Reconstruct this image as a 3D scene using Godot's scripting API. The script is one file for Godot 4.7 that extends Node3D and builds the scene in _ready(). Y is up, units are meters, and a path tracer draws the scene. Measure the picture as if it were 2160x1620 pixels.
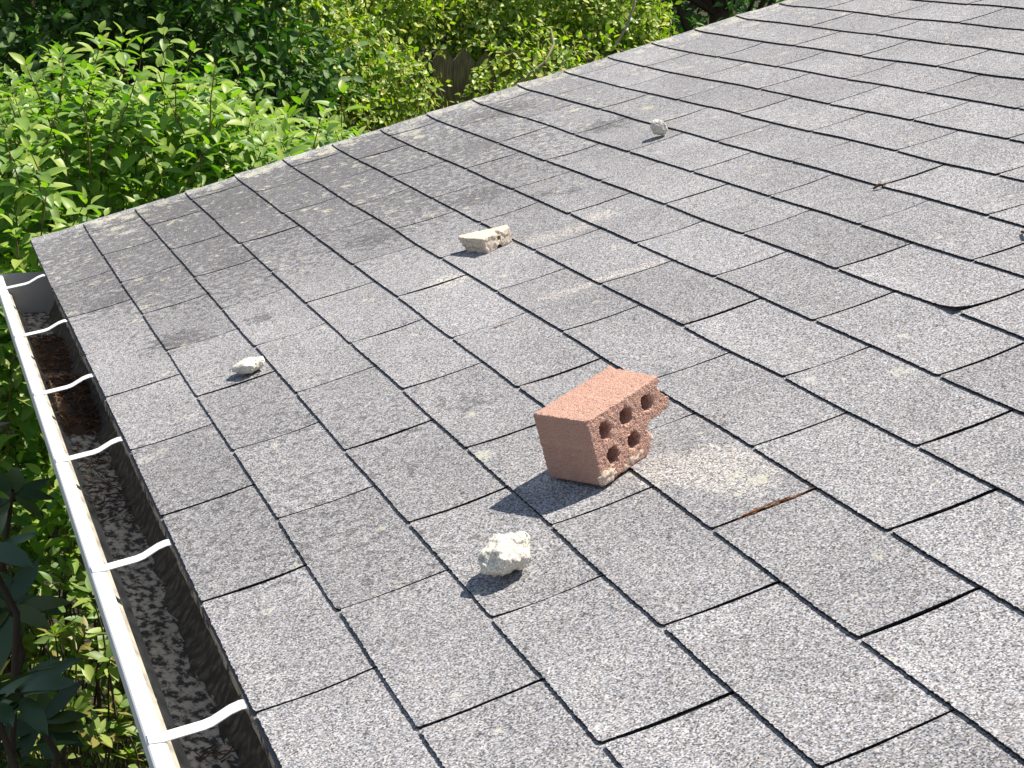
extends Node3D
# A shingle roof seen from a ladder at the eave: u runs along the eave, v up the slope, w off the roof.
const EAVE := Vector3(0, 2.4, 0)
const PITCH := 0.28379
const TAB := 0.305
const EXPO := 0.13185
const TH := 0.0028
const RAKE := -0.715
const MAP_U0 := -0.8
const MAP_V0 := -0.1
const MAP_SU := 3.6
const MAP_SV := 2.7
var dir_u := Vector3(0, 0, 1)
var dir_v := Vector3(cos(PITCH), sin(PITCH), 0)
var dir_w := Vector3(-sin(PITCH), cos(PITCH), 0)
var rng := RandomNumberGenerator.new()
var wavy := FastNoiseLite.new()
var ragged := FastNoiseLite.new()
var rough := FastNoiseLite.new()
var used := {}
var cam: Camera3D
var cam_xf: Transform3D

# ------------------------------------------------------------------ helpers
func roof(u: float, v: float, w: float = 0.0) -> Vector3:
	return EAVE + dir_u * u + dir_v * v + dir_w * w

func lift(u: float, v: float) -> float:
	var d := u - RAKE
	var h := wavy.get_noise_2d(u * 100.0, v * 100.0) * 0.0028
	if d < 0.09:
		var q := (0.09 - maxf(d, -0.03)) / 0.09
		h += 0.006 * q * q
	return h

func roof_top(u: float, v: float) -> float:   # height of the shingle surface over the plane through the butt edges
	var k := floorf(v / EXPO)
	var t := (v - k * EXPO) / EXPO
	return -TH * t + lift(u, v)

func numbered(called: String) -> String:
	if not used.has(called):
		used[called] = 0
		return called
	used[called] += 1
	return "%s_%03d" % [called, used[called]]

func thing(called: String, label: String, category: String, at: Vector3 = Vector3.ZERO, group: String = "") -> Node3D:
	var o := Node3D.new()
	o.name = numbered(called)
	add_child(o)
	o.position = at
	o.set_meta("label", label)
	o.set_meta("category", category)
	if group:
		o.set_meta("group", group)
	return o

func part(called: String, mesh: Mesh, m: Material, parent: Node3D) -> MeshInstance3D:
	var o := MeshInstance3D.new()
	o.name = called
	o.mesh = mesh
	if m:
		o.material_override = m
	parent.add_child(o, true)
	return o

func mat(c: Color, roughness: float = 0.8, spec: float = 0.4) -> StandardMaterial3D:
	var m := StandardMaterial3D.new()
	m.albedo_color = c.linear_to_srgb()
	m.roughness = roughness
	m.metallic_specular = spec
	return m

func ramp(stops: Array, constant := false) -> Gradient:
	var g := Gradient.new()
	var o := PackedFloat32Array()
	var c := PackedColorArray()
	for s in stops:
		o.append(s[0])
		c.append((s[1] as Color).linear_to_srgb())
	g.offsets = o
	g.colors = c
	if constant:
		g.interpolation_mode = Gradient.GRADIENT_INTERPOLATE_CONSTANT
	return g

func noise_tex(size: int, kind: int, freq: float, stops: Array, sd: int, octaves := 4, constant := false) -> NoiseTexture2D:
	var n := FastNoiseLite.new()
	n.noise_type = kind as FastNoiseLite.NoiseType
	n.frequency = freq
	n.seed = sd
	n.fractal_octaves = octaves
	if kind == FastNoiseLite.TYPE_CELLULAR:
		n.cellular_return_type = FastNoiseLite.RETURN_CELL_VALUE
		n.fractal_type = FastNoiseLite.FRACTAL_NONE
		n.cellular_jitter = 1.0
	var t := NoiseTexture2D.new()
	t.width = size
	t.height = size
	t.noise = n
	t.seamless = kind != FastNoiseLite.TYPE_CELLULAR
	if stops.size():
		t.color_ramp = ramp(stops, constant)
	return t

func normal_tex(size: int, freq: float, sd: int, bump: float, octaves := 3) -> NoiseTexture2D:
	var t := noise_tex(size, FastNoiseLite.TYPE_SIMPLEX, freq, [], sd, octaves)
	t.as_normal_map = true
	t.bump_strength = bump
	return t

# quad whose front looks along hint
func quad(st: SurfaceTool, a: Vector3, b: Vector3, c: Vector3, d: Vector3, hint: Vector3) -> void:
	if (c - a).cross(b - a).dot(hint) + (d - a).cross(c - a).dot(hint) < 0.0:
		var s := b
		b = d
		d = s
	for p in [a, b, c, a, c, d]:
		st.add_vertex(p)

func begin(group := -1) -> SurfaceTool:
	var st := SurfaceTool.new()
	st.begin(Mesh.PRIMITIVE_TRIANGLES)
	st.set_smooth_group(group)
	return st

func done(st: SurfaceTool) -> ArrayMesh:
	st.generate_normals()
	return st.commit()

# box with chamfered long edges, in the frame (x, y, z) given
func add_box(st: SurfaceTool, lo: Vector3, hi: Vector3, f: Transform3D = Transform3D()) -> void:
	var c := (lo + hi) / 2.0
	for ax in 3:
		for s in [-1.0, 1.0]:
			var n := Vector3.ZERO
			n[ax] = s
			var p := Vector3.ZERO
			var q := Vector3.ZERO
			p[(ax + 1) % 3] = (hi - lo)[(ax + 1) % 3] / 2.0
			q[(ax + 2) % 3] = (hi - lo)[(ax + 2) % 3] / 2.0
			var o := c
			o[ax] = hi[ax] if s > 0 else lo[ax]
			quad(st, f * (o - p - q), f * (o + p - q), f * (o + p + q), f * (o - p + q), f.basis * n)

func add_tube(st: SurfaceTool, pts: Array, radii: Array, sides := 6) -> void:
	var prev := []
	for i in pts.size():
		var t: Vector3 = (pts[mini(i + 1, pts.size() - 1)] - pts[maxi(i - 1, 0)]).normalized()
		var x := t.cross(Vector3(0.31, 0.2, 0.93)).normalized()
		var y := t.cross(x)
		var ring := []
		for s in sides:
			var a := TAU * s / sides
			ring.append(pts[i] + (x * cos(a) + y * sin(a)) * radii[i])
		if i > 0:
			for s in sides:
				var e := (s + 1) % sides
				quad(st, prev[s], prev[e], ring[e], ring[s], ring[s] + ring[e] - pts[i] * 2.0)
		prev = ring

# sheet metal of a given thickness: a path in (x, y) swept along z
func add_sheet(st: SurfaceTool, path: Array, z0: float, z1: float, thick: float) -> void:
	var n := []
	for i in path.size():
		var t: Vector2 = (path[mini(i + 1, path.size() - 1)] - path[maxi(i - 1, 0)]).normalized()
		n.append(Vector2(-t.y, t.x) * thick)
	for i in path.size() - 1:
		var a: Vector2 = path[i]
		var b: Vector2 = path[i + 1]
		var c: Vector2 = a + n[i]
		var d: Vector2 = b + n[i + 1]
		var h := Vector3((c - a).x, (c - a).y, 0)
		quad(st, Vector3(a.x, a.y, z0), Vector3(b.x, b.y, z0), Vector3(b.x, b.y, z1), Vector3(a.x, a.y, z1), -h)
		quad(st, Vector3(c.x, c.y, z0), Vector3(d.x, d.y, z0), Vector3(d.x, d.y, z1), Vector3(c.x, c.y, z1), h)
		quad(st, Vector3(a.x, a.y, z1), Vector3(b.x, b.y, z1), Vector3(d.x, d.y, z1), Vector3(c.x, c.y, z1), Vector3(0, 0, 1))
		quad(st, Vector3(a.x, a.y, z0), Vector3(b.x, b.y, z0), Vector3(d.x, d.y, z0), Vector3(c.x, c.y, z0), Vector3(0, 0, -1))
	for i in [0, path.size() - 1]:
		var a: Vector2 = path[i]
		var c: Vector2 = a + n[i]
		var t: Vector2 = (path[1] - path[0]) * -1.0 if i == 0 else path[i] - path[i - 1]
		quad(st, Vector3(a.x, a.y, z0), Vector3(c.x, c.y, z0), Vector3(c.x, c.y, z1), Vector3(a.x, a.y, z1), Vector3(t.x, t.y, 0))

# surface nets over a distance field
func nets(f: Callable, lo: Vector3, hi: Vector3, cell: float) -> ArrayMesh:
	var nx := int(ceil((hi.x - lo.x) / cell)) + 1
	var ny := int(ceil((hi.y - lo.y) / cell)) + 1
	var nz := int(ceil((hi.z - lo.z) / cell)) + 1
	var val := PackedFloat32Array()
	val.resize(nx * ny * nz)
	var i := 0
	for z in nz:
		for y in ny:
			for x in nx:
				val[i] = f.call(lo + Vector3(x, y, z) * cell)
				i += 1
	var at := PackedInt32Array()
	at.resize(nx * ny * nz)
	var vs := PackedVector3Array()
	var ns := PackedVector3Array()
	var idx := PackedInt32Array()
	var sy := nx
	var sz := nx * ny
	var edges := [[0, 1], [2, 3], [4, 5], [6, 7], [0, 2], [1, 3], [4, 6], [5, 7], [0, 4], [1, 5], [2, 6], [3, 7]]
	for z in nz - 1:
		for y in ny - 1:
			for x in nx - 1:
				var o := x + y * sy + z * sz
				var c := [val[o], val[o + 1], val[o + sy], val[o + sy + 1], val[o + sz], val[o + sz + 1], val[o + sz + sy], val[o + sz + sy + 1]]
				var inside := 0
				for q in c:
					if q < 0.0:
						inside += 1
				if inside == 0 or inside == 8:
					continue
				var sum := Vector3.ZERO
				var cnt := 0
				for e in edges:
					var a: float = c[e[0]]
					var b: float = c[e[1]]
					if (a < 0.0) != (b < 0.0):
						var t := a / (a - b)
						var pa := Vector3(e[0] & 1, (e[0] >> 1) & 1, e[0] >> 2)
						var pb := Vector3(e[1] & 1, (e[1] >> 1) & 1, e[1] >> 2)
						sum += pa.lerp(pb, t)
						cnt += 1
				at[o] = vs.size()
				vs.append(lo + (Vector3(x, y, z) + sum / cnt) * cell)
				ns.append(Vector3(c[1] + c[3] + c[5] + c[7] - c[0] - c[2] - c[4] - c[6], c[2] + c[3] + c[6] + c[7] - c[0] - c[1] - c[4] - c[5], c[4] + c[5] + c[6] + c[7] - c[0] - c[1] - c[2] - c[3]).normalized())
	var step := [1, sy, sz]
	for z in range(1, nz - 1):
		for y in range(1, ny - 1):
			for x in range(1, nx - 1):
				var o := x + y * sy + z * sz
				for ax in 3:
					var a := val[o]
					var b: float = val[o + step[ax]]
					if (a < 0.0) == (b < 0.0):
						continue
					var s1: int = step[(ax + 1) % 3]
					var s2: int = step[(ax + 2) % 3]
					var q := [at[o], at[o - s1], at[o - s1 - s2], at[o - s2]]
					var out := Vector3.ZERO
					out[ax] = 1.0 if a < 0.0 else -1.0
					if (vs[q[2]] - vs[q[0]]).cross(vs[q[1]] - vs[q[0]]).dot(out) < 0.0:
						q = [q[0], q[3], q[2], q[1]]
					idx.append_array([q[0], q[1], q[2], q[0], q[2], q[3]])
	var arr := []
	arr.resize(Mesh.ARRAY_MAX)
	arr[Mesh.ARRAY_VERTEX] = vs
	arr[Mesh.ARRAY_NORMAL] = ns
	arr[Mesh.ARRAY_INDEX] = idx
	var m := ArrayMesh.new()
	m.add_surface_from_arrays(Mesh.PRIMITIVE_TRIANGLES, arr)
	return m

# ------------------------------------------------------------------ leaves
# a leaf of length 1 along +y, folded on its midrib and curling down; its upper side looks along +z
func leaf_mesh(width: float, segs: int, fold: float, curl: float, belly: float, serrate := 0.0) -> ArrayMesh:
	var st := begin(0)
	var mid := []
	var lft := []
	var rgt := []
	for i in segs + 1:
		var t := float(i) / segs
		var hw := width * 0.5 * pow(maxf(sin(PI * pow(t, belly)), 0.0), 0.85)
		if i == 0 or i == segs:
			hw = 0.004
		elif i % 2 == 1:
			hw *= 1.0 - serrate
		var z := -curl * t * t
		mid.append(Vector3(0, t, z))
		lft.append(Vector3(-hw, t + 0.02, z + fold * hw))
		rgt.append(Vector3(hw, t + 0.02, z + fold * hw))
	for i in segs:
		for side in 2:
			var e: Array = lft if side == 0 else rgt
			var pts := [mid[i], mid[i + 1], e[i + 1], mid[i], e[i + 1], e[i]]
			if side == 0:
				pts = [mid[i], e[i + 1], mid[i + 1], mid[i], e[i], e[i + 1]]
			for k in 6:
				var rib: bool = absf(pts[k].x) < 0.001
				st.set_color(Color(1.12, 1.1, 1.0) if rib else Color(0.97, 0.97, 0.97))
				st.add_vertex(pts[k])
	return done(st)

func leaf_frame(at: Vector3, along: Vector3, up: Vector3, size: float) -> Transform3D:
	var y := along.normalized()
	var z := (up - y * up.dot(y)).normalized()
	if z.length() < 0.5:
		z = y.cross(Vector3(1, 0.2, 0.1)).normalized()
	return Transform3D(Basis(y.cross(z) * size, y * size, z * size), at)

func leaf_mat(backlight: Color, roughness := 0.5, tint := Color(1, 1, 1)) -> StandardMaterial3D:
	var m := StandardMaterial3D.new()
	m.albedo_color = tint.linear_to_srgb()
	m.vertex_color_use_as_albedo = true
	m.roughness = roughness
	m.metallic_specular = 0.45
	m.backlight_enabled = true
	m.backlight = backlight
	m.cull_mode = BaseMaterial3D.CULL_DISABLED
	return m

func in_view(p: Vector3) -> float:   # how large one unit shows at p; 0 outside the picture
	var q := cam_xf.affine_inverse() * p
	if q.z > -0.3 or absf(q.x / q.z) > 0.31 or absf(q.y / q.z) > 0.235:
		return 0.0
	return 1.0 / -q.z

# up to 300 leaves as parts of their own, the rest as one mass
func foliage(o: Node3D, mesh: Mesh, frames: Array, tints: Array, backlight: Color, roughness: float, palette: Array, singles := 300) -> void:
	var order := []
	for i in frames.size():
		var f: Transform3D = frames[i]
		var s := in_view(f.origin)
		if s > 0.0:
			order.append([s * f.basis.y.length(), i])
	order.sort_custom(func(a, b): return a[0] > b[0])
	var single := {}
	for k in mini(singles, order.size()):
		single[order[k][1]] = true
	var mats := []
	for p in palette:
		mats.append(leaf_mat(backlight, roughness, p))
	var rest := []
	for i in frames.size():
		var f: Transform3D = frames[i]
		f.origin -= o.position
		if single.has(i):
			var l := part("leaf", mesh, mats[tints[i]], o)
			l.transform = f
		else:
			rest.append([f, palette[tints[i]]])
	if rest.is_empty():
		return
	var mm := MultiMesh.new()
	mm.transform_format = MultiMesh.TRANSFORM_3D
	mm.use_colors = true
	mm.mesh = mesh
	mm.instance_count = rest.size()
	for i in rest.size():
		mm.set_instance_transform(i, rest[i][0])
		mm.set_instance_color(i, rest[i][1])
	var mi := MultiMeshInstance3D.new()
	mi.name = "foliage"
	mi.multimesh = mm
	mi.material_override = leaf_mat(backlight, roughness)
	mi.set_meta("kind", "stuff")
	o.add_child(mi, true)

func unit() -> Vector3:
	while true:
		var v := Vector3(rng.randf_range(-1, 1), rng.randf_range(-1, 1), rng.randf_range(-1, 1))
		if v.length() < 1.0 and v.length() > 0.05:
			return v.normalized()
	return Vector3.UP

# shoots with opposite leaves: [frames, stems]
func shoot(frames: Array, tints: Array, st: SurfaceTool, tip: Vector3, axis: Vector3, length: float, nodes: int, size: float, colours: int) -> void:
	var side := axis.cross(unit()).normalized()
	var root := tip - axis * length
	add_tube(st, [root, root.lerp(tip, 0.5) + unit() * length * 0.03, tip], [0.003, 0.0024, 0.0015], 4)
	for k in nodes:
		var t := 1.0 - float(k) / nodes * 0.85
		var p := root.lerp(tip, t)
		side = axis.cross(side).normalized()
		var s := size * (0.5 + 0.5 * minf(1.0, (k + 0.6) / 2.2)) * rng.randf_range(0.8, 1.15)
		var spread := 0.55 + 0.35 * minf(k, 3)
		for sg in [-1.0, 1.0]:
			var d: Vector3 = (axis * (1.0 - 0.22 * k) + side * sg * spread * 1.5 + Vector3(0, -0.1 * k, 0) + unit() * 0.22).normalized()
			frames.append(leaf_frame(p + d * 0.012, d, Vector3.UP * 0.6 + axis * 0.7 + unit() * 0.3, s))
			tints.append(0 if k == 0 and rng.randf() < 0.6 else rng.randi() % colours)

func tree(called: String, label: String, base: Vector3, clumps: Array, per: int, size: float, spread: float, mesh: Mesh, palette: Array, back: Color, trunk_r: float, singles := 0, bark: Material = null) -> Node3D:
	var o := thing(called, label, "tree", base)
	var st := begin(0)
	var top := Vector3.ZERO
	for c in clumps:
		top.y = maxf(top.y, c.y - base.y)
	var pts := []
	var rad := []
	for i in 7:
		var t := i / 6.0
		pts.append(Vector3(sin(t * 4.0) * 0.12, top.y * 0.85 * t, cos(t * 3.0) * 0.1))
		rad.append(trunk_r * (1.0 - 0.8 * t))
	add_tube(st, pts, rad, 8)
	part("trunk", done(st), bark, o)
	st = begin(0)
	for i in range(0, clumps.size(), 5):
		var c: Vector3 = clumps[i] - base
		var from: Vector3 = pts[clampi(int(6.0 * clampf(c.y / top.y - 0.15, 0.1, 0.95)), 1, 5)]
		var bend := from.lerp(c, 0.5) + Vector3(0, 0.15, 0) + unit() * 0.12
		add_tube(st, [from, bend, c], [trunk_r * 0.3, trunk_r * 0.16, 0.006], 5)
	var limbs := part("limbs", done(st), bark, o)
	limbs.set_meta("kind", "stuff")
	var frames := []
	var tints := []
	for c in clumps:
		var out := unit()
		out.y = absf(out.y) * 0.5
		for k in per:
			# leaflets set along short drooping sprays
			if k % 8 == 0:
				out = unit()
				out.y = out.y * 0.6
			var along := float(k % 8) / 8.0
			var p: Vector3 = c + out * spread * (0.25 + along) + unit() * spread * 0.22 + Vector3(0, -0.25 * spread * along * along, 0)
			var d := (out * 0.8 + unit() * 0.8 + Vector3(0, -0.25, 0)).normalized()
			frames.append(leaf_frame(p, d, Vector3.UP + unit() * 0.7, size * rng.randf_range(0.65, 1.25)))
			tints.append(rng.randi() % palette.size())
	foliage(o, mesh, frames, tints, back, 0.6, palette, singles)
	return o

func blob_clumps(n: int, c: Vector3, r: Vector3, shell: float) -> Array:
	var a := []
	for i in n:
		var d := unit()
		var q := pow(rng.randf(), 1.0 / 3.0)
		q = lerpf(shell, 1.0, q)
		a.append(c + Vector3(d.x * r.x, d.y * r.y, d.z * r.z) * q * rng.randf_range(0.88, 1.12))
	return a

# ------------------------------------------------------------------ the roof's own map: stains, broad darker areas, lichen, scuffs
func roof_map() -> Array:
	var W := 2048
	var Hh := 1536
	var n1 := FastNoiseLite.new()
	n1.seed = 11
	n1.frequency = 0.006
	n1.fractal_octaves = 5
	var big := n1.get_image(W, Hh, false, false, false)
	var n2 := FastNoiseLite.new()
	n2.seed = 12
	n2.frequency = 0.075
	n2.fractal_octaves = 4
	n2.fractal_gain = 0.65
	var fine := n2.get_image(W, Hh, false, false, false)
	var bb := big.get_data()
	var fb := fine.get_data()
	# stains and larger darker patches, and where grit is paler
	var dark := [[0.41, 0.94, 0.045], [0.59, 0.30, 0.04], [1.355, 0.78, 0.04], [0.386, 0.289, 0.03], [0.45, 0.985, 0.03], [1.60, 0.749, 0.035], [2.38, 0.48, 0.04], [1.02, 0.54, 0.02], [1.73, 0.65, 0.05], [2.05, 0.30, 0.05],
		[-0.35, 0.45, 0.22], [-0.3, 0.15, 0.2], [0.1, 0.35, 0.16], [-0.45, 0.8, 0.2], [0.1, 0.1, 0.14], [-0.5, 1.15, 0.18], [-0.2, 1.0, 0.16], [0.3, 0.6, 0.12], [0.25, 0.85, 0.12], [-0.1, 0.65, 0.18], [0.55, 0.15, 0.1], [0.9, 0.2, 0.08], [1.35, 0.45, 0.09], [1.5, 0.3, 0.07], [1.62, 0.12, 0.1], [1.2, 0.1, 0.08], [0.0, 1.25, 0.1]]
	var pale := [[1.03, 0.735, 0.02, 0.06], [1.035, 0.80, 0.016, 0.06], [1.045, 0.87, 0.02, 0.06], [0.69, 0.83, 0.04, 0.05], [0.70, 0.89, 0.045, 0.05], [0.68, 0.945, 0.04, 0.04], [1.83, 0.595, 0.08, 0.06], [1.885, 0.605, 0.07, 0.05], [1.80, 0.545, 0.06, 0.045], [0.75, 0.62, 0.05, 0.05], [1.70, 0.42, 0.03, 0.03]]
	var out := PackedByteArray()
	out.resize(W * Hh * 3)
	var tone_grid := PackedFloat32Array()   # darker and paler strength on a coarse grid, read back per pixel
	var gw := 256
	var gh := 192
	tone_grid.resize(gw * gh)
	for y in gh:
		for x in gw:
			var u := MAP_U0 + MAP_SU * x / gw
			var v := MAP_V0 + MAP_SV * y / gh
			var s := 0.0
			for d in dark:
				var q: float = Vector2(u - d[0], v - d[1]).length() / d[2]
				if q < 1.0:
					s = maxf(s, (0.5 if u > 0.7 else 0.85) * sqrt(1.0 - q))
			var far := Vector2((u + 0.4) / 1.15, (v - 0.45) / 1.1).length()  # broad tone, patchily darker towards the far eave corner
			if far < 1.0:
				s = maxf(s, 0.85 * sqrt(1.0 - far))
			var low := Vector2((u - 1.35) / 0.9, (v - 0.1) / 0.5).length()  # patchily darker along the near eave
			if low < 1.0:
				s = maxf(s, 0.5 * sqrt(1.0 - low))
			for d in pale:
				var q: float = Vector2((u - d[0]) / d[2], (v - d[1]) / d[3]).length()
				if q < 1.0:
					s = s * q - 1.35 * sqrt(1.0 - q)
			if u < RAKE + 0.03 + 0.03 * rough.get_noise_1d(v * 3.0):
				s = -0.35 - 0.4 * rough.get_noise_1d(v * 5.0 + 40.0)
			tone_grid[x + y * gw] = s
	var lut := PackedByteArray()
	lut.resize(1024)
	for i in 1024:
		lut[i] = int(clampf(Color(i / 1023.0, 0, 0).linear_to_srgb().r, 0, 1) * 255.0)
	for y in Hh:
		var gy := (y * gh / Hh) * gw
		for x in W:
			var i := y * W + x
			var s := tone_grid[gy + x * gw / W]
			var f := fb[i] / 255.0
			var b := bb[i] / 255.0
			var g := 0.545 + (b - 0.5) * 0.20 + (f - 0.5) * 0.16
			var dust := 0.0
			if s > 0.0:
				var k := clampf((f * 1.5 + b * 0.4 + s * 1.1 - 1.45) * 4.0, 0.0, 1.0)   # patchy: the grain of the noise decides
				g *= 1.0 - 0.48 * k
			elif s < 0.0:
				var k := clampf((f * 1.1 + b * 0.3 - s - 1.0) * 1.5, 0.0, 1.0)
				g = lerpf(g, 0.82, k * 0.7)
				dust = k
			var q := int(clampf(g, 0.0, 1.0) * 1023.0)
			out[i * 3] = lut[q]
			out[i * 3 + 1] = lut[int(q * (0.985 - 0.03 * dust))]
			out[i * 3 + 2] = lut[mini(1023, int(q * (1.0 - 0.09 * dust)))]
	# lichen rosettes: ragged rings of pale yellow-grey
	var spots := []
	var known := [[-0.571, 0.197, 26], [-0.48, 0.214, 24], [-0.52, 0.18, 18], [-0.6, 0.266, 20], [-0.228, 0.173, 13], [-0.091, 0.085, 14], [0.015, 0.164, 13], [0.076, 0.211, 12], [0.26, 0.141, 16], [0.123, 0.015, 13], [0.111, 0.004, 12], [0.992, 0.102, 11], [0.607, 0.161, 11], [1.111, 0.041, 11], [1.127, 0.013, 15], [1.562, 0.402, 17], [1.403, 0.44, 10], [1.759, 0.061, 9], [1.658, 0.231, 7], [1.913, 0.624, 13], [1.88, 0.608, 12], [1.777, 0.9, 14], [1.708, 0.809, 9], [1.435, 1.067, 9], [-0.023, 1.383, 17], [-0.24, 1.286, 14], [-0.091, 1.358, 9], [-0.61, 1.235, 20], [-0.69, 1.272, 14], [-0.64, 0.975, 34], [-0.58, 0.965, 32], [-0.50, 0.965, 20], [-0.698, 0.786, 20], [-0.442, 0.818, 14], [-0.414, 0.773, 12], [0.145, 0.693, 16], [-0.499, 0.715, 12], [-0.222, 0.696, 14], [0.272, 0.744, 16], [0.098, 0.751, 10], [-0.054, 0.606, 14], [-0.126, 0.569, 12], [0.715, 0.488, 9], [0.843, 0.698, 9], [0.33, 0.354, 9], [2.342, 0.529, 8], [-0.124, 1.796, 12], [-0.13, 1.694, 14], [-0.571, 1.944, 26], [1.68, 0.966, 8], [-0.66, 0.24, 22], [-0.69, 0.33, 18]]
	for k in known:
		spots.append([k[0], k[1], k[2] * 0.001])
	for i in 900:
		var u := RAKE + 0.01 + absf(rng.randfn(0.0, 0.55))
		var v := rng.randf_range(0.0, 2.45)
		if i % 6 == 0:
			u = rng.randf_range(0.0, 2.6)
		spots.append([u, v, rng.randf_range(0.002, 0.008) * (1.3 if u < -0.3 else 1.0)])
	for i in 170:
		spots.append([RAKE + rng.randf_range(0.0, 0.06), rng.randf_range(0.1, 2.4), rng.randf_range(0.006, 0.02)])
	var mask := PackedByteArray()
	mask.resize(W * Hh)
	mask.fill(255)
	var edge := FastNoiseLite.new()
	edge.seed = 5
	edge.frequency = 0.09
	edge.fractal_octaves = 3
	for s in spots:
		var cx: float = (s[0] - MAP_U0) / MAP_SU * W
		var cy: float = (s[1] - MAP_V0) / MAP_SV * Hh
		var r: float = s[2] / MAP_SU * W * 1.1
		var ring := rng.randf() < 0.55 and r > 4.0
		var warm := rng.randf()
		for y in range(maxi(0, int(cy - r - 1)), mini(Hh - 1, int(cy + r + 1))):
			for x in range(maxi(0, int(cx - r - 1)), mini(W - 1, int(cx + r + 1))):
				var q := Vector2(x - cx, y - cy).length() / r
				var e := q + edge.get_noise_2d(x * 2.0, y * 2.0) * 0.75
				if e > 0.75 or (ring and e < 0.28):
					continue
				var i := (y * W + x) * 3
				if rng.randf() < 0.12:
					continue
				var a := rng.randf_range(0.6, 1.0)
				out[i] = int(lerpf(out[i], 184 + 10 * warm, a))
				out[i + 1] = int(lerpf(out[i + 1], 186 + 2 * warm, a))
				out[i + 2] = int(lerpf(out[i + 2], 178 - 20 * warm, a))
				mask[y * W + x] = int(255.0 * (1.0 - 0.85 * a))
	return [ImageTexture.create_from_image(Image.create_from_data(W, Hh, false, Image.FORMAT_RGB8, out)), ImageTexture.create_from_image(Image.create_from_data(W, Hh, false, Image.FORMAT_L8, mask))]

func tab_mesh(k: int, u0: float, u1: float, nu: int, nv: int, tint: float, curled := false) -> ArrayMesh:
	var st := SurfaceTool.new()
	st.begin(Mesh.PRIMITIVE_TRIANGLES)
	var vk := k * EXPO + rng.randf_range(-0.0012, 0.0012)
	var du := rng.randf()
	var dv := rng.randf()
	var spin := rng.randi() % 2
	var sag := rng.randf_range(0.0010, 0.0026)
	var tipl := rng.randf_range(0.0, 0.0007)
	var tipr := rng.randf_range(0.0, 0.0007)
	var open_l := u0 <= RAKE + 0.02
	var fine := 5
	var skew := rng.randf_range(-0.0014, 0.0014)
	var bow := rng.randf_range(-0.0016, 0.0016)
	var g := []
	var uv := []
	var add := func(s: float, t: float, lower: bool, side: int):
		var u := lerpf(u0, u1, s)
		var v := vk + skew * s + t * (EXPO + 0.018)
		var cd := minf(s, 1.0 - s) * (u1 - u0)
		if lower:
			v += ragged.get_noise_2d(u * 4000.0, k * 37.0) * 0.0010 + rng.randf_range(-0.0006, 0.0006)
			if cd < 0.005:
				v += (0.005 - cd) * (0.005 - cd) / 0.005 * 0.5
		if side != 0:
			u += ragged.get_noise_2d(v * 4000.0, u0 * 900.0 + side * 55.0) * (0.006 if open_l and side < 0 else 0.0012) + (0.0 if open_l and side < 0 else bow * sin(clampf(t, 0, 1) * PI))
		var tt := (v - vk) / EXPO
		var w := -TH * tt - sag * 4.0 * clampf(tt, 0, 1) * (1.0 - clampf(tt, 0, 1)) + lift(u, v) + (tipl * (1.0 - s) + tipr * s) * (1.0 - clampf(tt, 0, 1))
		if tt > 1.0:
			w -= 0.0009
		if curled:
			var q := clampf(1.0 - Vector2((u1 - u) * 0.8, v - vk).length() / 0.05, 0.0, 1.0)
			w += 0.0065 * q * q
		g.append(roof(u, v, w))
		uv.append(Vector2(u, v))
	var row := nu + 1
	for j in range(1, nv + 1):
		for i in row:
			add.call(float(i) / nu, float(j) / nv, false, -1 if i == 0 else (1 if i == nu else 0))
	var low := g.size()   # the lower edge has its own finer points
	for i in nu * fine + 1:
		add.call(float(i) / (nu * fine), 0.0, true, -1 if i == 0 else (1 if i == nu * fine else 0))
	var emit := func(n: int, col: float, drop: float):
		var q: Vector2 = uv[n]
		st.set_uv(Vector2((q.x - MAP_U0) / MAP_SU, (q.y - MAP_V0) / MAP_SV))
		var d := Vector2(q.x / 0.62 + du, q.y / 0.62 + dv)
		st.set_uv2(d if spin == 0 else Vector2(d.y, -d.x))
		st.set_color(Color(col, col, col))
		st.add_vertex(g[n] - dir_w * drop)
	st.set_smooth_group(1)
	for j in nv - 1:
		for i in nu:
			var a := j * row + i
			for n in [a, a + row, a + row + 1, a, a + row + 1, a + 1]:
				emit.call(n, tint, 0.0)
	for i in nu:
		for q in fine:
			var a := low + i * fine + q
			var c := i if q < 3 else i + 1
			if q == 3:
				for n in [a, i, i + 1]:
					emit.call(n, tint, 0.0)
			for n in [a, c, a + 1]:
				emit.call(n, tint, 0.0)
	st.set_smooth_group(-1)
	var rim := []
	for i in nu * fine:
		rim.append([low + i, low + i + 1])
	for j in nv - 1:
		rim.append([(j + 1) * row, j * row])
		rim.append([j * row + nu, (j + 1) * row + nu])
	rim.append([0, low])
	rim.append([low + nu * fine, nu])
	for e in rim:
		for q in [[e[0], 0], [e[1], 0], [e[1], 1], [e[0], 0], [e[1], 1], [e[0], 1]]:
			emit.call(q[0], 0.10, TH * 1.04 * q[1])   # the cut edge is bare asphalt
	st.generate_normals()
	return st.commit()

# ------------------------------------------------------------------ scene
func _ready() -> void:
	rng.seed = 20240611
	wavy.seed = 3
	wavy.frequency = 0.022
	wavy.fractal_octaves = 2
	ragged.seed = 8
	ragged.frequency = 0.06
	rough.seed = 21
	rough.frequency = 1.0
	rough.fractal_octaves = 3
	camera_and_light()
	setting()
	house()
	loose_pieces()
	silt_and_crumbs()
	plants()

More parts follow.
